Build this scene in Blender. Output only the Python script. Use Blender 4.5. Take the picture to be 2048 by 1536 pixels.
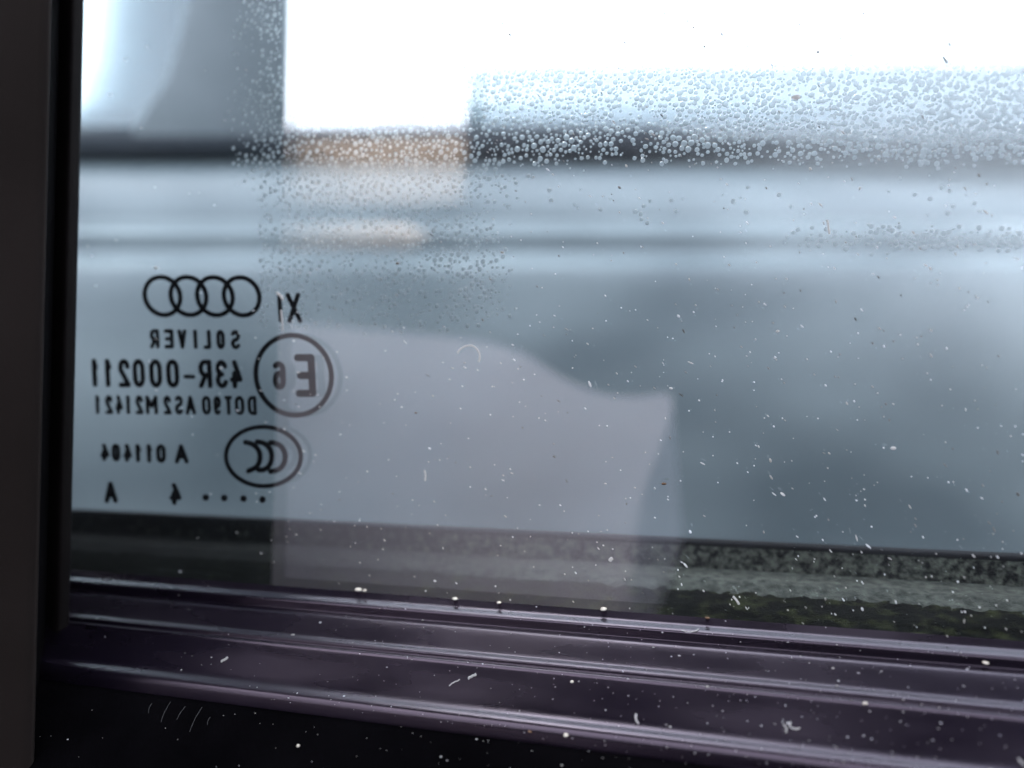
import bpy, bmesh, math, random
from mathutils import Vector, Matrix, noise
random.seed(7)
R = math.radians
S = bpy.context.scene
COL = S.collection
for o in list(bpy.data.objects): bpy.data.objects.remove(o)

# ------------------------------------------------------------------ camera
# metres; the pane's inner face is the plane y = 0, the cabin is at y < 0, outdoors at y > 0
D0, FPX, YAW, ROLL = 0.13, 1475.0, R(16), R(0.568)
fwd = Vector((-math.sin(YAW), math.cos(YAW), 0)); rt0 = Vector((math.cos(YAW), math.sin(YAW), 0)); up0 = Vector((0, 0, 1))
rt = (rt0*math.cos(ROLL) - up0*math.sin(ROLL)); up = (up0*math.cos(ROLL) + rt0*math.sin(ROLL))
CAM = Vector((0, -D0, 0))
cam = bpy.data.cameras.new('camera'); co = bpy.data.objects.new('camera', cam); COL.objects.link(co)
M = Matrix((rt, up, -fwd)).transposed().to_4x4(); M.translation = CAM; co.matrix_world = M
cam.sensor_width = 36; cam.lens = 36*FPX/2048; cam.clip_start = 0.004; cam.clip_end = 500
cam.dof.use_dof = True; cam.dof.focus_distance = 0.127; cam.dof.aperture_fstop = 7.5
S.camera = co

# ------------------------------------------------------------------ world, sun, exposure
SUN_EL, SUN_AZ = R(55), R(-60)
w = bpy.data.worlds.new('World'); S.world = w; w.use_nodes = True
nt = w.node_tree; bg = nt.nodes['Background']
sky = nt.nodes.new('ShaderNodeTexSky'); sky.sky_type = 'NISHITA'; sky.sun_disc = False
sky.sun_elevation = SUN_EL; sky.sun_rotation = SUN_AZ; sky.dust_density = 4.0; sky.air_density = 1.0; sky.ozone_density = 1.0
hs = nt.nodes.new('ShaderNodeHueSaturation'); hs.inputs['Saturation'].default_value = .30; nt.links.new(sky.outputs[0], hs.inputs['Color']); nt.links.new(hs.outputs[0], bg.inputs[0]); bg.inputs[1].default_value = 0.15
sl = bpy.data.lights.new('sun', 'SUN'); sl.energy = 1.2; sl.angle = R(25); sl.color = (1, .96, .93)
so = bpy.data.objects.new('sun', sl); COL.objects.link(so)
sd = Vector((math.sin(SUN_AZ)*math.cos(SUN_EL), math.cos(SUN_AZ)*math.cos(SUN_EL), math.sin(SUN_EL)))
so.rotation_euler = sd.to_track_quat('Z', 'Y').to_euler()
S.view_settings.view_transform = 'Standard'; S.view_settings.look = 'None'
S.view_settings.exposure = 3.5; S.view_settings.gamma = 1; S.view_settings.use_curve_mapping = False
S.cycles.max_bounces = 16; S.cycles.transparent_max_bounces = 24; S.cycles.transmission_bounces = 10

# ------------------------------------------------------------------ helpers
def ray(px, py):
    return fwd + rt*((px-1024)/FPX) - up*((py-768)/FPX)
def at(px, py, y):                       # point of the plane y = const seen at a place in the photo
    d = ray(px, py); t = (y - CAM.y)/d.y; return CAM + d*t
def mir(px, py, y):                      # point inside the cabin whose mirror image shows there
    p = at(px, py, y); return Vector((p.x, -p.y, p.z))
def far(px, py, dist):                   # point of a plane standing square to the view at a distance
    return CAM + ray(px, py)*dist
def mat(name, base, rough=.5, spec=.5, nscale=0, nmix=.0, base2=None, bump=0, bscale=400, metal=0, detail=6, lo=.35, hi=.65, stretch=None, xg=None):
    m = bpy.data.materials.new(name); m.use_nodes = True; n = m.node_tree; b = n.nodes['Principled BSDF']
    b.inputs['Base Color'].default_value = (*base, 1); b.inputs['Roughness'].default_value = rough
    b.inputs['Specular IOR Level'].default_value = spec; b.inputs['Metallic'].default_value = metal
    tc = n.nodes.new('ShaderNodeTexCoord'); vec = tc.outputs['Object']
    if stretch:
        mp = n.nodes.new('ShaderNodeMapping'); mp.inputs['Scale'].default_value = stretch; n.links.new(vec, mp.inputs[0]); vec = mp.outputs[0]
    if nscale:
        t = n.nodes.new('ShaderNodeTexNoise'); t.inputs['Scale'].default_value = nscale; t.inputs['Detail'].default_value = detail
        n.links.new(vec, t.inputs['Vector'])
        r = n.nodes.new('ShaderNodeValToRGB'); r.color_ramp.elements[0].position = lo; r.color_ramp.elements[1].position = hi
        r.color_ramp.elements[0].color = (*base, 1); r.color_ramp.elements[1].color = (*(base2 or base), 1)
        n.links.new(t.outputs['Fac'], r.inputs[0]); n.links.new(r.outputs[0], b.inputs['Base Color'])
        if xg:               # shade at the pillar end painted by holding back the growth colour: noise + (x - x0)*k, capped
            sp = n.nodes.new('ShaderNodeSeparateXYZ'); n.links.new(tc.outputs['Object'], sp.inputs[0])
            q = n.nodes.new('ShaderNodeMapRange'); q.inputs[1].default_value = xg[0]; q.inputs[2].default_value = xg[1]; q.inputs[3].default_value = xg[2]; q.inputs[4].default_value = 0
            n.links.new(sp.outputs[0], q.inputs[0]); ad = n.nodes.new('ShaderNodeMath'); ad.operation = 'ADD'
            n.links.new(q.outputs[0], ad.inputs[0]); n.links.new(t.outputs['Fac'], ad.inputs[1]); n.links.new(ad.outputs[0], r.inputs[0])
    if bump:
        t = n.nodes.new('ShaderNodeTexNoise'); t.inputs['Scale'].default_value = bscale; t.inputs['Detail'].default_value = 5
        n.links.new(vec, t.inputs['Vector'])
        bp = n.nodes.new('ShaderNodeBump'); bp.inputs['Strength'].default_value = bump; bp.inputs['Distance'].default_value = .001
        n.links.new(t.outputs['Fac'], bp.inputs['Height']); n.links.new(bp.outputs[0], b.inputs['Normal'])
    return m
def tag(o, label=None, cat=None, group=None, kind=None):
    if label: o['label'] = label
    if cat: o['category'] = cat
    if group: o['group'] = group
    if kind: o['kind'] = kind
    return o
def empty(name, loc, **k):
    o = bpy.data.objects.new(name, None); COL.objects.link(o); o.location = loc; o.empty_display_size = .02
    bpy.context.view_layer.update(); return tag(o, **k)
def link(name, me, m, parent=None, smooth=False):
    me.materials.append(m)
    if smooth: me.polygons.foreach_set('use_smooth', [True]*len(me.polygons))
    o = bpy.data.objects.new(name, me); COL.objects.link(o)
    if parent is not None:
        o.parent = parent; o.matrix_parent_inverse = parent.matrix_world.inverted()
    return o
def meshof(name, vs, fs):
    me = bpy.data.meshes.new(name); me.from_pydata([tuple(v) for v in vs], [], fs); me.update(); return me
def fixn(me):
    bm = bmesh.new(); bm.from_mesh(me); bmesh.ops.recalc_face_normals(bm, faces=bm.faces); bm.to_mesh(me); bm.free()
def prism(name, pts, off, m, parent=None, bevel=0, seg=3):  # polygon given as 3-D points, thickened by the vector off
    n = len(pts); vs = list(pts) + [p + off for p in pts]
    fs = [tuple(range(n)), tuple(range(2*n-1, n-1, -1))] + [(i, n+i, n+(i+1) % n, (i+1) % n) for i in range(n)]
    me = meshof(name, vs, fs); fixn(me)
    o = link(name, me, m, parent)
    if bevel:
        b = o.modifiers.new('b', 'BEVEL'); b.width = bevel; b.segments = seg; b.limit_method = 'ANGLE'; b.angle_limit = R(25)
        me.polygons.foreach_set('use_smooth', [True]*len(me.polygons))
    return o
def box(name, a, b, m, parent=None, bevel=0):
    a = Vector(a); b = Vector(b)
    return prism(name, [Vector((a.x, a.y, a.z)), Vector((b.x, a.y, a.z)), Vector((b.x, a.y, b.z)), Vector((a.x, a.y, b.z))], Vector((0, b.y-a.y, 0)), m, parent, bevel)
def chaikin(p, n=3):
    for _ in range(n):
        q = [p[0]]
        for a, b in zip(p, p[1:]):
            q += [tuple(a[i]*.75+b[i]*.25 for i in range(2)), tuple(a[i]*.25+b[i]*.75 for i in range(2))]
        q.append(p[-1]); p = q
    return p

# ------------------------------------------------------------------ materials
plastic = mat('trim_plastic', (.0028, .0019, .0042), .23, .50, 35, base2=(.0052, .0037, .0074), bump=.05, bscale=4500)
plastic.node_tree.nodes['Principled BSDF'].inputs['Specular Tint'].default_value = (1, .80, 1, 1)
lower_plastic = mat('lower_plastic', (.0012, .0011, .0014), .7, .0, 60, base2=(.0022, .002, .0025), bump=.12, bscale=3500)
rubber = mat('rubber', (.003, .002, .0023), .55, .12, 120, base2=(.0048, .0034, .0036), bump=.1, bscale=900)
black = mat('black_gap', (.0015, .0012, .0015), .9, .02)
pillar_m = mat('pillar_fabric', (.0075, .0054, .0048), .8, .06, 18, base2=(.013, .0098, .0090), bump=.08, bscale=3500)
lining = mat('cabin_lining', (.03, .03, .032), .9, .2)
ink = mat('black_print', (.004, .004, .005), .9, .05)

q_ = plastic.node_tree; b_ = q_.nodes['Principled BSDF']; t_ = q_.nodes.new('ShaderNodeTexNoise'); t_.inputs['Scale'].default_value = 60; t_.inputs['Detail'].default_value = 9
c_ = q_.nodes.new('ShaderNodeTexCoord'); m_ = q_.nodes.new('ShaderNodeMapping'); m_.inputs['Scale'].default_value = (.5, 2, 2); q_.links.new(c_.outputs['Object'], m_.inputs[0]); q_.links.new(m_.outputs[0], t_.inputs['Vector'])
r_ = q_.nodes.new('ShaderNodeMapRange'); r_.inputs[1].default_value = .35; r_.inputs[2].default_value = .65; r_.inputs[3].default_value = .19; r_.inputs[4].default_value = .34; q_.links.new(t_.outputs['Fac'], r_.inputs[0]); q_.links.new(r_.outputs[0], b_.inputs['Roughness'])

# glass that passes tinted light and mirrors the cabin; a thin uneven dusty film lies on it
glass = bpy.data.materials.new('tinted_glass'); glass.use_nodes = True
n = glass.node_tree; n.nodes.clear()
out = n.nodes.new('ShaderNodeOutputMaterial'); tr = n.nodes.new('ShaderNodeBsdfTransparent'); gl = n.nodes.new('ShaderNodeBsdfGlossy')
tr.inputs[0].default_value = (.90, .94, .965, 1); gl.inputs['Roughness'].default_value = .0; gl.inputs[0].default_value = (1, .97, .98, 1)
fr = n.nodes.new('ShaderNodeMath'); fr.operation = 'ADD'; fr.inputs[1].default_value = .085; 
ge = n.nodes.new('ShaderNodeNewGeometry'); dp = n.nodes.new('ShaderNodeVectorMath'); dp.operation = 'DOT_PRODUCT'
n.links.new(ge.outputs['Normal'], dp.inputs[0]); n.links.new(ge.outputs['Incoming'], dp.inputs[1])
def mth(op, a, b_=None, c=None):
    m_ = n.nodes.new('ShaderNodeMath'); m_.operation = op
    for i_, q_ in enumerate((a, b_, c)):
        if q_ is None: continue
        if isinstance(q_, (int, float)): m_.inputs[i_].default_value = q_
        else: n.links.new(q_, m_.inputs[i_])
    return m_.outputs[0]
sch = mth('POWER', mth('SUBTRACT', 1, mth('ABSOLUTE', dp.outputs['Value'])), 5)     # Schlick, the same from both sides
n.links.new(mth('MULTIPLY_ADD', sch, .6, .045), fr.inputs[0])
mx = n.nodes.new('ShaderNodeMixShader'); n.links.new(fr.outputs[0], mx.inputs[0]); n.links.new(tr.outputs[0], mx.inputs[1]); n.links.new(gl.outputs[0], mx.inputs[2])
tl = n.nodes.new('ShaderNodeBsdfTranslucent'); tl.inputs[0].default_value = (.8, .85, .9, 1)
tc = n.nodes.new('ShaderNodeTexCoord'); tn = n.nodes.new('ShaderNodeTexNoise'); tn.inputs['Scale'].default_value = 30; tn.inputs['Detail'].default_value = 8
n.links.new(tc.outputs['Object'], tn.inputs['Vector'])
mr = n.nodes.new('ShaderNodeMapRange'); mr.inputs[1].default_value = .3; mr.inputs[2].default_value = .75; mr.inputs[3].default_value = .0; mr.inputs[4].default_value = .005
n.links.new(tn.outputs['Fac'], mr.inputs[0])
sx = n.nodes.new('ShaderNodeSeparateXYZ'); n.links.new(tc.outputs['Object'], sx.inputs[0])
gx = n.nodes.new('ShaderNodeMapRange'); gx.inputs[1].default_value = -.02; gx.inputs[2].default_value = .06; gx.interpolation_type = 'SMOOTHSTEP'; n.links.new(sx.outputs['X'], gx.inputs[0])
gz = n.nodes.new('ShaderNodeMapRange'); gz.inputs[1].default_value = -.015; gz.inputs[2].default_value = .04; gz.interpolation_type = 'SMOOTHSTEP'; n.links.new(sx.outputs['Z'], gz.inputs[0])
patch = mth('MULTIPLY', mth('MULTIPLY', gx.outputs[0], gz.outputs[0]), mth('MULTIPLY', tn.outputs['Fac'], .55))   # white bloom at upper right, painted in as a denser translucent film
mx2 = n.nodes.new('ShaderNodeMixShader'); n.links.new(mth('ADD', patch, mr.outputs[0]), mx2.inputs[0]); n.links.new(mx.outputs[0], mx2.inputs[1]); n.links.new(tl.outputs[0], mx2.inputs[2])
n.links.new(mx2.outputs[0], out.inputs[0])

# ------------------------------------------------------------------ setting
asphalt = mat('asphalt', (.05, .05, .052), .9, .3, 40, base2=(.07, .07, .07))
g = prism('ground', [Vector((-200, -200, -1.25)), Vector((200, -200, -1.25)), Vector((200, 200, -1.25)), Vector((-200, 200, -1.25))], Vector((0, 0, -.2)), asphalt); tag(g, kind='structure')

# ------------------------------------------------------------------ the door with its window
door = empty('car', (0, 0, -.0402), label='car seen from inside, its tinted printed window between dark pillar and ribbed sill', cat='car')
XL, XR = -.137, .90
e0, e1 = at(163, 0, 0), at(137, 1100, 0)
lean = (e0.x-e1.x)/(e0.z-e1.z)
def edge(z, dx=0): return e1.x + (z-e1.z)*lean + dx
# pane: slab with both faces, a few mm thick
ZB, ZT, T = -.0475, .30, .0030
pane = prism('window_pane', [Vector((edge(ZB, -.012), 0, ZB)), Vector((XR, 0, ZB)), Vector((XR, 0, ZT)), Vector((edge(ZT, -.012), 0, ZT))], Vector((0, T, 0)), glass, door)
bpy.context.view_layer.update()

# ---- printed marks inside the pane, as strokes
YM = .0012
def ellipse(cx, cy, a, b, sh=0, n=72, t0=0, t1=360):
    return [(cx + a*math.cos(R(t0+(t1-t0)*i/n)) + sh*b*math.sin(R(t0+(t1-t0)*i/n)), cy + b*math.sin(R(t0+(t1-t0)*i/n))) for i in range(n+1)]
class Ink:
    def __init__(s): s.v = []; s.f = []; s.k = 0
    def add(s, poly):
        s.k += 1; y = YM + s.k*4e-8; i = len(s.v)
        s.v += [at(x, yy, y) for x, yy in poly]; s.f.append(tuple(range(i, i+len(poly))))
    def dot(s, x, y, r, n=16): s.add([(x+r*math.cos(2*math.pi*k/n), y+r*math.sin(2*math.pi*k/n)) for k in range(n)])
    def stroke(s, pts, wd):
        h = wd/2
        for (x0, y0), (x1, y1) in zip(pts, pts[1:]):
            L = math.hypot(x1-x0, y1-y0) or 1; nx, ny = -(y1-y0)/L*h, (x1-x0)/L*h
            s.add([(x0+nx, y0+ny), (x1+nx, y1+ny), (x1-nx, y1-ny), (x0-nx, y0-ny)])
        for x, y in pts: s.dot(x, y, h, 12)
    def build(s, name, label=None):
        o = link(name, meshof(name, s.v, s.f), ink, pane); tag(o, label); return o
def arc(cx, cy, rx, ry, a0, a1, n=12): return [(cx+rx*math.cos(R(a0+(a1-a0)*i/n)), cy+ry*math.sin(R(a0+(a1-a0)*i/n))) for i in range(n+1)]
Oo = arc(.5, .3, .5, .3, 180, 360) + arc(.5, .7, .5, .3, 0, 180) + [(0, .3)]
G = {  # unit glyphs, y down, as read normally
 '0': [Oo], 'O': [Oo],
 '1': [[(.1, .28), (.75, 0), (.75, 1)]],
 '2': [arc(.5, .28, .46, .28, 190, 380) + [(.0, 1), (1, 1)]],
 '3': [arc(.45, .26, .45, .26, 200, 450), arc(.45, .75, .5, .25, 270, 520)],
 '4': [[(.62, 0), (0, .72), (1, .72)], [(.68, .45), (.68, 1)]],
 '6': [[(.9, .08)] + arc(.5, .25, .48, .25, 320, 180) + [(.02, .7)] + arc(.5, .7, .48, .3, 180, -180)],
 '9': [arc(.5, .3, .48, .3, 0, 360) + [(.98, .4)] + arc(.5, .72, .46, .28, 0, 140)],
 'A': [[(0, 1), (.5, 0), (1, 1)], [(.22, .68), (.78, .68)]],
 'D': [[(0, 0), (0, 1), (.45, 1)] + arc(.45, .7, .55, .3, 90, 0) + arc(.45, .3, .55, .3, 0, -90) + [(0, 0)]],
 'E': [[(1, 0), (0, 0), (0, 1), (1, 1)], [(0, .5), (.85, .5)]],
 'I': [[(.5, 0), (.5, 1)]],
 'L': [[(0, 0), (0, 1), (1, 1)]],
 'M': [[(0, 1), (0, 0), (.5, .6), (1, 0), (1, 1)]],
 'R': [[(0, 1), (0, 0), (.5, 0)] + arc(.55, .27, .42, .27, -90, 90) + [(0, .54)], [(.45, .54), (1, 1)]],
 'S': [arc(.5, .26, .46, .26, 330, 90) + arc(.5, .75, .48, .25, 270, 510)],
 'T': [[(0, 0), (1, 0)], [(.5, 0), (.5, 1)]],
 'V': [[(0, 0), (.5, 1), (1, 0)]],
 'X': [[(0, 0), (1, 1)], [(1, 0), (0, 1)]],
 '-': [[(0, .5), (1, .5)]],
}
def glyph(I, c, x0, x1, y0, y1, wd, sh=.05):   # mirror-written, seen from the back of the print
    wd *= 1.33; h = wd/2; yc = (y0+y1)/2
    for pl in G[c]:
        I.stroke([(x1-h-(x1-x0-wd)*u + sh*((y0+h+(y1-y0-wd)*v)-yc), y0+h+(y1-y0-wd)*v) for u, v in pl], wd)
I = Ink()
for k, (cx, cy) in enumerate([(324.9, 592), (377, 592), (429.8, 592.5), (483.3, 592.7)]):
    I.stroke(ellipse(cx, cy, 35.4, 38, .10), 9.4)
I.build('ring_emblem', 'emblem of four interlocking rings printed in black')
I = Ink()
for c, a, b in [('R', 299, 319), ('E', 328, 347.5), ('V', 355, 373.5), ('I', 386, 395.5), ('L', 406, 422), ('O', 432.5, 450), ('S', 461, 481)]:
    glyph(I, c, a, b, 658+(a-299)*.012, 697+(a-299)*.012, 6.0)
I.build('maker_lettering', 'mirror-written word in small black capitals')
I = Ink()
for c, a, b in [('1', 183, 197), ('1', 209, 224), ('2', 236, 261), ('0', 265, 290), ('0', 298.2, 324.2), ('0', 332, 358.5), ('R', 396.4, 424), ('3', 429.7, 455.5), ('4', 458.5, 485)]:
    glyph(I, c, a, b, 717+(a-183)*.010, 774+(a-183)*.012, 7.4)
I.stroke([(370.5, 753), (386.5, 753.5)], 8)
I.build('approval_number', 'mirror-written number row, the largest characters')
I = Ink()
for c, a, b in [('1', 190.5, 200), ('2', 210, 226), ('4', 229.5, 246), ('1', 252, 261), ('2', 270.5, 287), ('M', 291, 315.5), ('2', 326.5, 343), ('S', 349, 366.5), ('A', 370.5, 391.5), ('0', 403.5, 422), ('9', 426.5, 442.6), ('T', 449, 465), ('O', 469.5, 489), ('D', 495, 513.5)]:
    glyph(I, c, a, b, 790+(a-190)*.006, 828+(a-190)*.008, 5.6)
I.build('code_lettering', 'mirror-written row of small black letters and digits')
I = Ink()
for c, a, b in [('4', 200, 219), ('0', 223, 241), ('4', 246, 264), ('1', 270, 283), ('1', 292.5, 305), ('0', 312, 332), ('A', 348.7, 376.8)]:
    glyph(I, c, a, b, 887+(a-200)*.010, 922+(a-200)*.035, 6.6)
I.build('serial_lettering', 'short mirror-written number row beside the oval mark')
I = Ink(); glyph(I, 'A', 208, 235, 963, 1006, 7.5); glyph(I, '4', 338, 363, 966, 1010, 7.5)
for x, y in [(411.5, 995), (448.5, 996), (487, 997.3), (525, 999)]: I.dot(x, y, 6.8, 20)
I.build('date_dots', 'bottom row with a letter, a digit and four dots')
I = Ink(); glyph(I, 'I', 555.5, 564.5, 586, 645, 6.8, .07); glyph(I, 'X', 572.6, 602.6, 585, 646, 6.8, .08)
I.build('roman_numeral')
I = Ink(); I.stroke(ellipse(587.3, 750.6, 75.6, 79.8, .05, 96), 10)
glyph(I, 'E', 589.5, 631, 708, 794, 11, .05); glyph(I, '6', 544.6, 572, 722, 780, 8.4, .05)
I.build('approval_circle', 'black circle around a mirrored letter and digit')
I = Ink(); I.stroke(ellipse(526.7, 913, 74.8, 59.2, .02, 96), 9)
for pts in ([(491, 884.5), (503, 887), (513, 894), (519, 904), (520.5, 915), (518, 927), (511, 936), (497, 942)],
            [(514.5, 883.5), (528, 886), (537, 893), (542, 902), (544, 913), (542, 925), (536, 935), (527, 940), (517, 940)],
            [(541, 885), (553, 887), (563, 893), (569, 903), (571, 914), (569, 926), (562, 936), (553, 941), (541, 943)]):
    q = chaikin(pts, 2); I.stroke(q, 10.5)
I.build('certification_oval', 'black oval around three nested mirrored letters')

# ---- inner sill: ribbed plastic extrusion
def zz(py, y): return -(py-768)*.961/FPX*(D0+y)
KZ = .961/FPX
def run(y, z, segs):              # walk the profile towards the cabin: (where each facet ends in the photo's reference column, its tilt)
    q = []
    for py, tilt in segs:
        t = math.tan(R(tilt)); L = (z + (py-768)*KZ*(D0+y))/(t+(py-768)*KZ)
        y -= L; z -= t*L; q.append((y, z))
    return q
prof = [(.0, -.0402)] + run(0, -.0402, [(1256, 40), (1259, 34), (1262, 20), (1269, 7), (1274, 22), (1278, 55), (1294, 84), (1296, 40), (1299, 20), (1303, 6), (1307, 18), (1318, 33), (1330, 35), (1354, 35),
    (1357, 16), (1363, 5), (1368, 22), (1372, 78), (1375, 70), (1377, 30), (1380, 6), (1382, 25), (1386, 60), (1391, 42), (1430, 39), (1470, 38), (1479, 28), (1484, 14), (1491, 6), (1497, 16), (1503, 36), (1518, 60), (1545, 86)])
def chaik_sharp(p):               # small corner rounding only
    q = [p[0]]
    for a, b in zip(p, p[1:]): q += [tuple(a[i]*.8+b[i]*.2 for i in range(2)), tuple(a[i]*.2+b[i]*.8 for i in range(2))]
    return q + [p[-1]]
prof = chaik_sharp(chaik_sharp(prof))
def extrude(name, pr, x0, x1, m, parent, nx=2, fn=None, lean0=True):
    vs = []; fs = []; n = len(pr)
    for i in range(nx):
        for k, (y, z) in enumerate(pr):
            x = x0 + (x1-x0)*i/(nx-1)
            v = Vector((x, y, z))
            if fn: v = fn(v, k/(n-1))
            vs.append(v)
    for i in range(nx-1):
        for k in range(n-1):
            a = i*n+k; fs.append((a, a+n, a+n+1, a+1))
    me = meshof(name, vs, fs); fixn(me)
    return link(name, me, m, parent, True)
def sag(v, t):
    return v + Vector((0, 0, .00010*noise.noise(Vector((v.x*9, v.y*30, 0)))))
PE = prof[-1]
closed = prof + [(PE[0], -.09), (.0, -.09)]
sill = extrude('window_sill', closed, XL-.02, XR, plastic, door, 90, sag)
lp = chaikin([(PE[0]-.0002, PE[1]+.0004), (PE[0]-.002, PE[1]+.0001), (PE[0]-.010, PE[1]-.0055), (PE[0]-.024, PE[1]-.016), (PE[0]-.026, PE[1]-.03), (PE[0]-.026, -.2)], 3)
extrude('door_panel', lp + [(PE[0], -.20)], XL-.02, XR, lower_plastic, door, 40, sag)
box('lower_shell', (XL-.4, .06, -1.0), (1.2, -.002, -.095), lining, door)

# ---- side reveal: rubber strip, dark gap, fabric pillar trim; all follow the leaning edge
def upright(name, pts, m, z0=-.07, z1=.35, bev=0):
    a = [Vector((edge(z0, dx), y, z0)) for dx, y in pts]; b = [Vector((edge(z1, dx), y, z1)) for dx, y in pts]
    nn = len(pts); fs = [tuple(range(nn)), tuple(range(2*nn-1, nn-1, -1))] + [(i, nn+i, nn+(i+1) % nn, (i+1) % nn) for i in range(nn)]
    me = meshof(name, a+b, fs); fixn(me); o = link(name, me, m, door)
    if bev:
        bb = o.modifiers.new('b', 'BEVEL'); bb.width = bev; bb.segments = 4; bb.limit_method = 'ANGLE'; bb.angle_limit = R(40)
        me.polygons.foreach_set('use_smooth', [True]*len(me.polygons))
    return o
upright('rubber_strip', [(0, -.0002), (.0070, -.0064), (.0134, -.0120), (.0120, -.0136), (.0100, -.0132), (-.006, -.006), (-.006, -.0002)], rubber, -.2, bev=.0006)
upright('gap_lining', [(.0090, -.0134), (.0262, -.0318), (-.03, -.0318), (-.03, -.0134)], black, -.2)
upright('pillar_trim', [(.0290, -.0325), (.0292, -.0345), (.0225, -.0385), (-.010, -.0410), (-.20, -.050), (-.20, -.0325)], pillar_m, -.2, bev=.0016)
upright('pillar_core', [(-.006, .0), (-.006, -.031), (-.35, -.031), (-.35, .0)], lining, -1.0, .62)
upright('outer_pillar_blocker', [(-.0050, .0034), (-.0100, .0050), (-.215, .12), (-.30, .12), (-.03, .0034)], black, -.2, 1.3)  # unseen pillar stretched outward and upward to shade the ledge and sill

# ---- outer weatherstrip: dirty ledge grown with algae
algae = mat('algae_film', (.0016, .0019, .0015), .85, .15, 700, base2=(.085, .090, .075), bump=.6, bscale=3000, stretch=(.9, 1, 1), detail=12, lo=.22, hi=.72, xg=(-.13, -.02, -.45))  # real algae, darkened towards the pillar to paint in the shade there
lip_m = mat('weathered_lip', (.003, .003, .004), .7, .1, 150, base2=(.007, .007, .009), bump=.3, bscale=900, stretch=(.3, 1, 1))
lichen = mat('lichen_crust', (.002, .0022, .0022), .9, .1, 800, base2=(.115, .115, .088), bump=.8, bscale=2200, detail=9, lo=.38, hi=.68, xg=(-.13, -.03, -.2))  # crust colour dies away leftward as painted pillar shade
moss_m = mat('moss', (.0012, .0016, .0010), .95, .05, 330, base2=(.024, .027, .011), bump=.9, bscale=2500, detail=10, lo=.47, hi=.73, xg=(-.13, -.03, -.2))  # moss colour, its left end darkened as painted shade
def rough(amp, sc):
    def f(v, t):
        e = math.sin(math.pi*min(1, max(0, t)))
        q = noise.fractal(Vector((v.x*sc, v.y*sc, v.z*sc)), 1, 2, 4)
        return v + Vector((0, -.4*q*amp*e, q*amp*e))
    return f
def sub(p, k):
    q = []
    for a, b in zip(p, p[1:]):
        q += [(a[0]+(b[0]-a[0])*i/k, a[1]+(b[1]-a[1])*i/k) for i in range(k)]
    return q+[p[-1]]
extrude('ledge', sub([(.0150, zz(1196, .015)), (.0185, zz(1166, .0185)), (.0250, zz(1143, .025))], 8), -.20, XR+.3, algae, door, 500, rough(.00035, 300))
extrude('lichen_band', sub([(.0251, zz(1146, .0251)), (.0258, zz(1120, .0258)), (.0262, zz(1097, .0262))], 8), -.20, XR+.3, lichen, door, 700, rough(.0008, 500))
extrude('outer_lip', sub(chaikin([(.0262, zz(1099, .0262)), (.0258, zz(1092, .0258)), (.0268, zz(1084, .0268)), (.030, zz(1082, .03)), (.036, zz(1092, .036)), (.037, -.06)], 2), 1), -.20, XR+.3, lip_m, door, 60, rough(.0001, 80))
# moss growing in the gap at the foot of the pane: uneven upper edge
vs = []; fs = []; nx, ny = 900, 22
for i in range(nx):
    x = -.19 + (XR+.45)*i/nx
    hgt = .5 + .9*noise.noise(Vector((x*55, 3, 0))) + .45*noise.noise(Vector((x*220, 7, 0)))
    for k in range(ny):
        t = k/(ny-1); y = .0042 + t*(.0135 + .0035*max(-.6, hgt-.5))
        z = zz(1246, .0042)*(1-t) + zz(1186, .0165)*t + .0005*noise.fractal(Vector((x*700, y*700, 2)), 1, 2, 4) + .0007*math.sin(math.pi*t)*hgt
        if k == ny-1: z -= .0012
        vs.append(Vector((x, y, z)))
for i in range(nx-1):
    for k in range(ny-1):
        a = i*ny+k; fs.append((a, a+ny, a+ny+1, a+1))
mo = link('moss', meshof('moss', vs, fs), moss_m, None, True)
tag(mo, 'dark green moss growing along the foot of the window outside', 'moss', kind='stuff')

# ------------------------------------------------------------------ cabin behind the camera (seen as a reflection in the pane)
cabin = door
beige = mat('beige_trim', (.36, .265, .19), .8, .3, 12, base2=(.44, .35, .27))
pale = mat('pale_fabric', (.56, .52, .60), .9, .2, 6, base2=(.64, .60, .67), bump=.4, bscale=900)
darkf = mat('silhouette_stand_in', (.012, .013, .016), .9, .2, 30, base2=(.02, .02, .024))
box('headliner', (-.8, .0, .62), (1.6, -.29, .66), lining, cabin)
box('cabin_floor', (-.8, -.04, -1.02), (1.6, -1.35, -1.0), lining, cabin)
box('front_bulkhead', (-.84, .05, -1.0), (-.8, -.99, .62), lining, cabin)
box('rear_bulkhead', (1.6, .05, -1.0), (1.64, -.99, .62), lining, cabin)
box('window_header', (-.5, .05, .301), (1.6, .0, .62), lining, cabin)
YO = 1.0
def mprism(name, pts, y, th, m, parent, bev=0): return prism(name, [mir(a, b, y) for a, b in pts], Vector((0, -th, 0)), m, parent, bev)
mprism('opposite_door', [(-300, 265), (2900, 235), (2900, 3000), (-300, 3000)], YO, .05, lining, cabin)
mprism('door_trim', [(440, 280), (934, 272), (925, 408), (440, 412)], YO-.012, .01, beige, cabin, .004)
mprism('arm_rest', [(440, 448), (800, 445), (860, 470), (820, 508), (440, 512)], YO-.04, .035, beige, cabin, .01)
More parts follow.
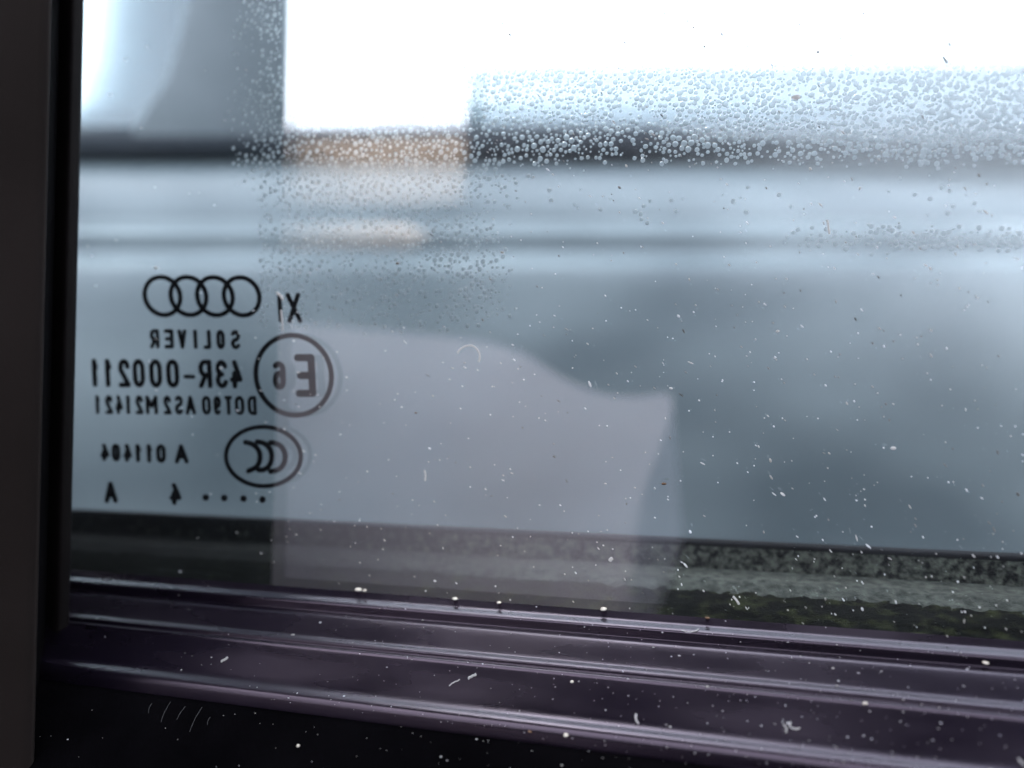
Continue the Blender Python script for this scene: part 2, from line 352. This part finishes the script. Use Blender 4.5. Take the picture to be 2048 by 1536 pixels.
# pale seat back with a curved top
top = chaikin([(300, 640), (560, 640), (760, 662), (950, 678), (1050, 705), (1120, 755), (1200, 790), (1280, 795), (1330, 782), (1350, 800), (1320, 900), (1275, 1000), (1240, 1400)], 2)
tag(prism('reflected_shape', [mir(a, b, .56) for a, b in top + [(300, 1400)]], Vector((0, -.12, -.15)), pale, door), 'pale seat back seen as a soft reflection')
mprism('reflected_shape', chaikin([(930, 1500), (930, 600), (928, 150), (945, 128), (1500, 128), (2100, 128), (3300, 128), (3300, 1500)], 1), .80, .10, darkf, door, .01)  # dark stand-in for the mirrored silhouette of the person at the camera

# ------------------------------------------------------------------ parked car outside
paint = mat('slate_paint', (.118, .146, .160), .36, .6, 5, base2=(.235, .272, .285), detail=1.5, lo=.36, hi=.68, stretch=(.6, .6, 1.2))  # mottled colour stands in for blotchy reflections on the body
seal_m = mat('black_seal', (.020, .026, .034), .6, .3)
pil_m = mat('grey_pillar', (.10, .12, .13), .5, .4, 4, base2=(.14, .16, .175))
nb = empty('parked_car', far(1100, 2600, 1.0), label='blue grey parked car out of focus right outside the window', cat='car')
DN = .95
def fprof(name, pr, m, parent, x0=-1600, x1=3600, nx=50):
    vs = []; fs = []; n = len(pr)
    for i in range(nx):
        px = x0+(x1-x0)*i/(nx-1)
        for py, d in pr:
            vs.append(far(1024, py, d + (max(0, d-.96)*.9*max(0, px-1250)/800 if py < 530 else 0)) + rt*((px-1024)/FPX*DN))
    for i in range(nx-1):
        for k in range(n-1):
            a = i*n+k; fs.append((a, a+n, a+n+1, a+1))
    me = meshof(name, vs, fs); fixn(me); return link(name, me, m, parent, True)
body = chaikin([(2600, 1.0), (1500, .985), (1100, .965), (900, .95), (700, .945), (590, .95), (545, .955), (530, .96), (526, .97), (510, 1.0), (498, 1.004), (490, 1.003), (478, 1.002), (470, 1.002), (462, 1.006), (446, 1.03), (438, 1.035), (425, 1.035), (390, 1.045), (350, 1.065), (318, 1.09), (310, 1.10), (305, 1.14)], 3)
fprof('body_side', body, paint, nb)
fprof('window_seal', chaikin([(322, 1.085), (308, 1.065), (285, 1.06), (262, 1.06), (250, 1.075), (250, 1.14), (330, 1.14)], 2), seal_m, nb)
def fpr(name, pts, d, th, m, parent, bev=0): return prism(name, [far(a, b, d) for a, b in pts], fwd*th, m, parent, bev)
fpr('pillar_sky_blocker', [(-1600, -3200), (-1600, -140), (400, -140), (372, 0), (330, 150), (235, 290), (566, 285), (568, -3200)], 1.06, .04, pil_m, nb, .012)  # pillar carried far overhead to block sky highlights on the sill
ng = bpy.data.materials.new('green_glass'); ng.use_nodes = True; n = ng.node_tree; n.nodes.clear()
o_ = n.nodes.new('ShaderNodeOutputMaterial'); t_ = n.nodes.new('ShaderNodeBsdfTransparent'); g_ = n.nodes.new('ShaderNodeBsdfGlossy'); m_ = n.nodes.new('ShaderNodeMixShader')
t_.inputs[0].default_value = (.40, .435, .445, 1); g_.inputs['Roughness'].default_value = .02; m_.inputs[0].default_value = .08
n.links.new(t_.outputs[0], m_.inputs[1]); n.links.new(g_.outputs[0], m_.inputs[2]); n.links.new(m_.outputs[0], o_.inputs[0])
qg = ng.copy(); qg.name = 'fade_tint'; qg.node_tree.nodes['Transparent BSDF'].inputs[0].default_value = (.74, .77, .785, 1)
for k, dx in enumerate((-62, -38, -10, 20, 55)):  # stacked panes added to fade the bright gap softly into the pillar
    fpr('glow_fade_pane', [(262+dx, -140), (268+dx, 0), (255+dx, 120), (228+dx, 200), (163, 232+dx*.3), (60, 270), (60, 292), (440, 292), (440, -140)], 1.080+.006*k, .002, qg, nb)
for k, py in enumerate((200, 220, 236)):     # added tint panes, denser towards the frame, fading the dark band upwards
    fpr('added_tint_pane', [(560, py+6), (3600, py-8), (3600, 275), (560, 275)], 1.082+.005*k, .002, qg, nb)
fpr('side_glass', [(-1600, -700), (3600, -700), (3600, 262), (-1600, 300)], 1.11, .004, ng, nb)

# ------------------------------------------------------------------ water droplets on the outer face
water = bpy.data.materials.new('water'); water.use_nodes = True; b = water.node_tree.nodes['Principled BSDF']
b.inputs['Transmission Weight'].default_value = 1; b.inputs['Roughness'].default_value = .28; b.inputs['IOR'].default_value = 1.33
def sm(a, b, x):
    t = min(1, max(0, (x-a)/(b-a))); return t*t*(3-2*t)
def dens(px, py):
    q = .3*noise.noise(Vector((px/60, py/60, 5)))
    d = 0
    if px < 575: d = .9*sm(440, 560, px)*(1-sm(330, 420, py))
    if px > 520:
        d = max(d, (1-sm(930, 1060, px))*(1-sm(560, 690, py))*(1-.45*sm(300, 420, py)))
        d = max(d, .95*sm(95, 170, py)*(1-sm(285, 345, py)))
        d = max(d, .95*math.exp(-((px-965)/40)**2)*(1-sm(300, 460, py)))
        d = max(d, .04*(1-sm(400, 560, py)))
    if 562 < px < 925 and py < 250: d *= sm(215, 250, py)
    if px >= 925 and py < 120: d = 0
    d = max(d, .6*sm(1500, 1800, px)*math.exp(-((py-478)/20)**2))
    return min(1, d*(1+q)*(.85+.8*noise.noise(Vector((px/150, py/90, 2)))))
vs = []; fs = []
NT, NP = 10, 4
def blob(c, r, h, u, v, n_, vs, fs, full=True):
    rings = 2*NP if full else NP; i0 = len(vs)
    vs.append(c+n_*h)
    for k in range(1, rings):
        a = math.pi*k/rings if full else math.pi/2*k/rings
        for j in range(NT):
            b_ = 2*math.pi*j/NT
            vs.append(c + u*(r[0]*math.sin(a)*math.cos(b_)) + v*(r[1]*math.sin(a)*math.sin(b_)) + n_*(h*math.cos(a)))
    vs.append(c-n_*h); last = len(vs)-1
    for j in range(NT):
        fs.append((i0, i0+1+j, i0+1+(j+1) % NT)); fs.append((last, last-NT+(j+1) % NT, last-NT+j))
    for k in range(rings-2):
        for j in range(NT):
            a = i0+1+k*NT+j; b_ = i0+1+k*NT+(j+1) % NT
            fs.append((a, a+NT, b_+NT, b_))
X, Y, Z = Vector((1, 0, 0)), Vector((0, 1, 0)), Vector((0, 0, 1))
grid = {}
def near(px, py, rr):
    gx, gy = int(px//14), int(py//14)
    for i in (-1, 0, 1):
        for j in (-1, 0, 1):
            for (a, b, c) in grid.get((gx+i, gy+j), ()):
                if (a-px)**2+(b-py)**2 < (.88*(c+rr))**2: return True
    return False
for _ in range(60000):
    px, py = random.uniform(430, 2070), random.uniform(-10, 700)
    d = dens(px, py)
    if d < .03 or random.random() > d**1.3: continue
    rr = random.choice([2.6, 3.6, 4.6, 5.6, 6.6])*(.7+.3*d)
    if near(px, py, rr): continue
    grid.setdefault((int(px//14), int(py//14)), []).append((px, py, rr))
    r = rr*.000088
    blob(at(px, py, T+.0001), (r, r*random.uniform(.88, 1.1)), r*.048, X, Z, Y, vs, fs)
dr = link('water_droplets', meshof('water_droplets', vs, fs), water, None, True)
tag(dr, 'fine water droplets beading on the upper outer face of the window', 'water droplets', kind='stuff')

# ------------------------------------------------------------------ dust
dustm = bpy.data.materials.new('dust'); dustm.use_nodes = True; n = dustm.node_tree; b = n.nodes['Principled BSDF']
b.inputs['Roughness'].default_value = .8
gm = n.nodes.new('ShaderNodeNewGeometry'); rp = n.nodes.new('ShaderNodeValToRGB'); n.links.new(gm.outputs['Random Per Island'], rp.inputs[0]); n.links.new(rp.outputs[0], b.inputs['Base Color'])
rp.color_ramp.elements[0].color = (.20, .19, .19, 1); rp.color_ramp.elements[1].color = (.85, .85, .88, 1); e_ = rp.color_ramp.elements.new(.45); e_.color = (.6, .57, .55, 1)
tl = n.nodes.new('ShaderNodeBsdfTranslucent'); tl.inputs[0].default_value = (.95, .95, .97, 1); n.links.new(rp.outputs[0], tl.inputs[0]); mm = n.nodes.new('ShaderNodeMixShader'); mm.inputs[0].default_value = .65
n.links.new(b.outputs[0], mm.inputs[1]); n.links.new(tl.outputs[0], mm.inputs[2]); n.links.new(mm.outputs[0], n.nodes['Material Output'].inputs[0])
crumb_m = mat('crumb', (.42, .36, .30), .8, .3, 900, base2=(.6, .55, .48))
brown_m = mat('brown_grain', (.11, .06, .035), .8, .3)
def streak(px, py, ln, wd, ang, yy=-.00025, vs=None, fs=None, h=.0001):
    c = at(px, py, yy); e = at(px+math.cos(ang)*5, py+math.sin(ang)*5, yy)
    u = (e-c).normalized(); v = u.cross(Y).normalized(); s = .000105
    blob(c, (ln/2*s, wd/2*s), h, u, v, Y, vs, fs)
vs = []; fs = []
def slantdeg(px): return R(24 + 36*(px/2048)**1.3)
cnt = 0
while cnt < 1000:
    px, py = random.uniform(170, 2050), random.uniform(20, 1290)
    jy = 1150+(px-140)*.0775
    if py > jy: continue
    pr = .12 if px < 380 else (.35 if px < 560 else 1)
    if py < 230 and px > 560: pr *= .3
    pr *= .35 + 1.1*max(0, .5+noise.noise(Vector((px/110, py/110, 9))))
    if random.random() > pr: continue
    big = random.random()
    ln = 1.7+random.expovariate(1/1.7) + (3.5 if big > .955 else 0); wdt = min(ln*.8, 1.5+random.random()*1.1+(1.5 if big > .97 else 0))
    streak(px, py, ln, wdt, slantdeg(px)+random.gauss(0, .25), vs=vs, fs=fs); cnt += 1
dg = link('glass_dust', meshof('glass_dust', vs, fs), dustm, None, True)
tag(dg, 'tiny pale dust specks scattered over the inside of the window', 'dust', kind='stuff')
# dust lying on the sill, follows the profile
def prof_z(y, pr):
    for a, b in zip(pr, pr[1:]):
        if b[0] <= y <= a[0] and a[0] != b[0]: return a[1]+(b[1]-a[1])*(y-a[0])/(b[0]-a[0])
    return pr[-1][1]
vs = []; fs = []
def sillpt(px, py, pr=None):      # where the view ray meets the sill profile
    d = ray(px, py); p = CAM
    for t in range(300, 1180):
        p = CAM + d*(t/1000*D0)
        if p.y > 0: break
        z = prof_z(p.y, prof) if p.y > PE[0] else prof_z(p.y, lp)
        if p.z <= z: return Vector((p.x, p.y, z))
    return None
kk = 0
while kk < 470:
    px, py = random.uniform(60, 2060), random.uniform(1150, 1550)
    if py < 1165+(px-140)*.0775: continue
    if random.random() > (.12 + .88*sm(150, 1500, px))*(.3+1.2*max(0, .5+noise.noise(Vector((px/90, py/60, 4))))): continue
    p = sillpt(px, py)
    if p is None: continue
    kk += 1
    s = min(.00005+random.expovariate(1/.00004), .00026)
    a = random.uniform(0, 6.3); u = Vector((math.cos(a), math.sin(a), 0)); v = Vector((-math.sin(a), math.cos(a), 0))
    k = random.choice([1, 1, 1, 1.6, 2.6]); blob(p+Z*s*.3, (s*k**.5, s/k**.5), s*.5, u, v, Z, vs, fs)
ds = link('sill_dust', meshof('sill_dust', vs, fs), dustm, None, True)
tag(ds, 'pale dust and lint specks lying on the ribbed sill', 'dust', kind='stuff')

def tube(name, pts, r, m, flat=1.0):
    vs = []; fs = []; K = 8; n = len(pts)
    for i, p in enumerate(pts):
        t = (pts[min(n-1, i+1)]-pts[max(0, i-1)]).normalized(); a = t.cross(Y)
        a = a.normalized() if a.length > 1e-6 else X; b_ = t.cross(a).normalized()
        rr = r*(1 if callable(r) is False else 1)
        for k in range(K):
            q = 2*math.pi*k/K; vs.append(p + a*(rr*math.cos(q)) + b_*(rr*flat*math.sin(q)))
    for i in range(n-1):
        for k in range(K): a = i*K+k; b_ = i*K+(k+1) % K; fs.append((a, b_, b_+K, a+K))
    fs.append(tuple(range(K-1, -1, -1))); fs.append(tuple(range((n-1)*K, n*K)))
    me = meshof(name, vs, fs); fixn(me); return link(name, me, m, None, True)
def fibre(pts, w_, label, yy=-.0003):
    o = tube('lint_fibre', [at(a, b, yy) for a, b in chaikin(pts, 3)], w_*.00005, dustm, .5); tag(o, label, 'lint')
fibre([(915, 706), (920, 698), (931, 692), (942, 690), (951, 694), (959, 705), (960, 716), (957, 724)], 3.4, 'curled white hoop of lint stuck on the middle of the window')
fibre([(562, 620), (564, 640), (566, 662)], 4.0, 'short upright white fibre touching the top of the printed circle')
fibre([(553, 585), (560, 590), (566, 600)], 5.0, 'small white flake over the roman numeral on the glass')
fibre([(849, 940), (851, 950), (850, 962)], 3.4, 'short upright pale fibre low in the middle of the window')
fibre([(1466, 1193), (1473, 1200), (1478, 1209)], 3.6, 'short bright fibre in front of the dark moss')
fibre([(1219, 1122), (1125+97, 1118), (1128+97, 1116)], 6, 'white flake on the glass in front of the green ledge')
fibre([(1655, 440), (1657, 455), (1659, 468)], 3.4, 'pale vertical fibre on the upper right of the window')
scuff_m = mat('scuff', (.035, .034, .036), .9, .1)
def sfibre(pts, w_, label, m=None):
    o = tube('lint_fibre', [sillpt(min(a, 2060), b)+Z*.00012 for a, b in chaikin(pts, 2) if sillpt(min(a, 2060), b)], w_*.000042, m or dustm, .6); tag(o, label, 'lint')
sfibre([(1363, 1263), (1375, 1267), (1388, 1266), (1398, 1260)], 2.4, 'wavy pale fibre on the top rib of the sill')
sfibre([(1272, 1430), (1271, 1441), (1277, 1450)], 4.4, 'short thick curl of lint on the broad sill face')
sfibre([(1582, 1446), (1578, 1455), (1586, 1461), (1600, 1459)], 3.2, 'hooked pale lint beside a squiggle on the broad sill face')
sfibre([(1566, 1452), (1574, 1458), (1572, 1467)], 2.8, 'small squiggle of lint left of the hooked one')
sfibre([(898, 1374), (908, 1366), (920, 1362)], 2.4, 'thin slanting fibre on the broad sill face')
sfibre([(2036, 1520), (2042, 1527), (2050, 1534)], 3, 'pale fibre at the lower right corner of the sill')
sfibre([(936, 1359), (944, 1355), (952, 1351)], 5, 'tapered white flake beside the thin slanting fibre')
sfibre([(442, 1325), (450, 1321), (456, 1317)], 4.5, 'white flake at the left of the broad sill face')
def crumb(px, py, s, m, label, glassy=False):
    c = at(px, py, -.0004) if glassy else (sillpt(px, py) or sillpt(px, py+8) or sillpt(px, py+20))+Z*s*.00004
    s *= .78; bm = bmesh.new(); bmesh.ops.create_icosphere(bm, subdivisions=3, radius=s*.00005)
    for v in bm.verts:
        q = noise.noise(v.co*12000/s + Vector((px, py, 0))); v.co *= 1+.75*q; v.co.z *= .65; v.co.x *= 1.15
    me = bpy.data.meshes.new('crumb'); bm.to_mesh(me); bm.free(); o = link('crumb', me, m, None, True); o.location = c; tag(o, label, 'crumb', 'crumbs and grains on the window and sill')
for a in [(716, 1178, 13, crumb_m, 'largest round cream crumb at the foot of the window'),
          (729, 1177, 9, crumb_m, 'smaller cream crumb touching the largest round one'),
          (910, 1194, 11, crumb_m, 'white crumb on the sill edge right of the pair'),
          (997, 1203, 9, crumb_m, 'oval white crumb on the sill edge below the middle'),
          (1207, 1217, 13, crumb_m, 'wide cream crumb lying below the dark moss'),
          (1730, 1412, 8, crumb_m, 'orange tinted grain under the thin sill line'),
          (1060, 1475, 7, brown_m, 'brown grain on the lower rolled sill edge'),
          (1132, 1491, 9, crumb_m, 'yellowish crumb below the rolled sill edge'),
          (1415, 1242, 8, brown_m, 'dark red grain where sill and moss meet'),
          (1970, 1333, 9, crumb_m, 'pale square crumb in the right of the sill groove'),
          (1143, 1367, 6, crumb_m, 'small pinkish grain on the broad sill face'),
          (596, 1495, 7, crumb_m, 'cream grain on the black lower panel')]: crumb(*a)
for a in [(1590, 195, 16, dustm, 'biggest white fleck high on the right of the window'), (795, 527, 8, brown_m, 'brown grain stuck above the middle of the window'),
          (1328, 968, 8, brown_m, 'brown grain stuck low on the right half of the window'), (312, 535, 9, crumb_m, 'pale grain above the ring emblem'),
          (1342, 776, 8, dustm, 'round white speck at the tip of the pale reflection'), (1636, 104, 6, brown_m, 'lone brown dot against the white sky'),
          (832, 826, 6, brown_m, 'small dark dot in the pale reflection'), (1788, 896, 8, dustm, 'round white speck at the far right of the window'), (1556, 662, 7, dustm, 'round white speck right of the dark blue shape')]: crumb(*a, True)
for k, (a, b, c, d) in enumerate([(304, 1409, 297, 1428), (341, 1406, 322, 1446), (371, 1415, 354, 1441), (404, 1417, 379, 1466), (421, 1436, 415, 1452)]):
    sfibre([(a, b), ((a+c)/2-3, (b+d)/2), (c, d)], 1.7, 'faint slanting scuff hair, %s from the pillar on the black lower panel' % ('first', 'second', 'third', 'fourth', 'fifth')[k], scuff_m)
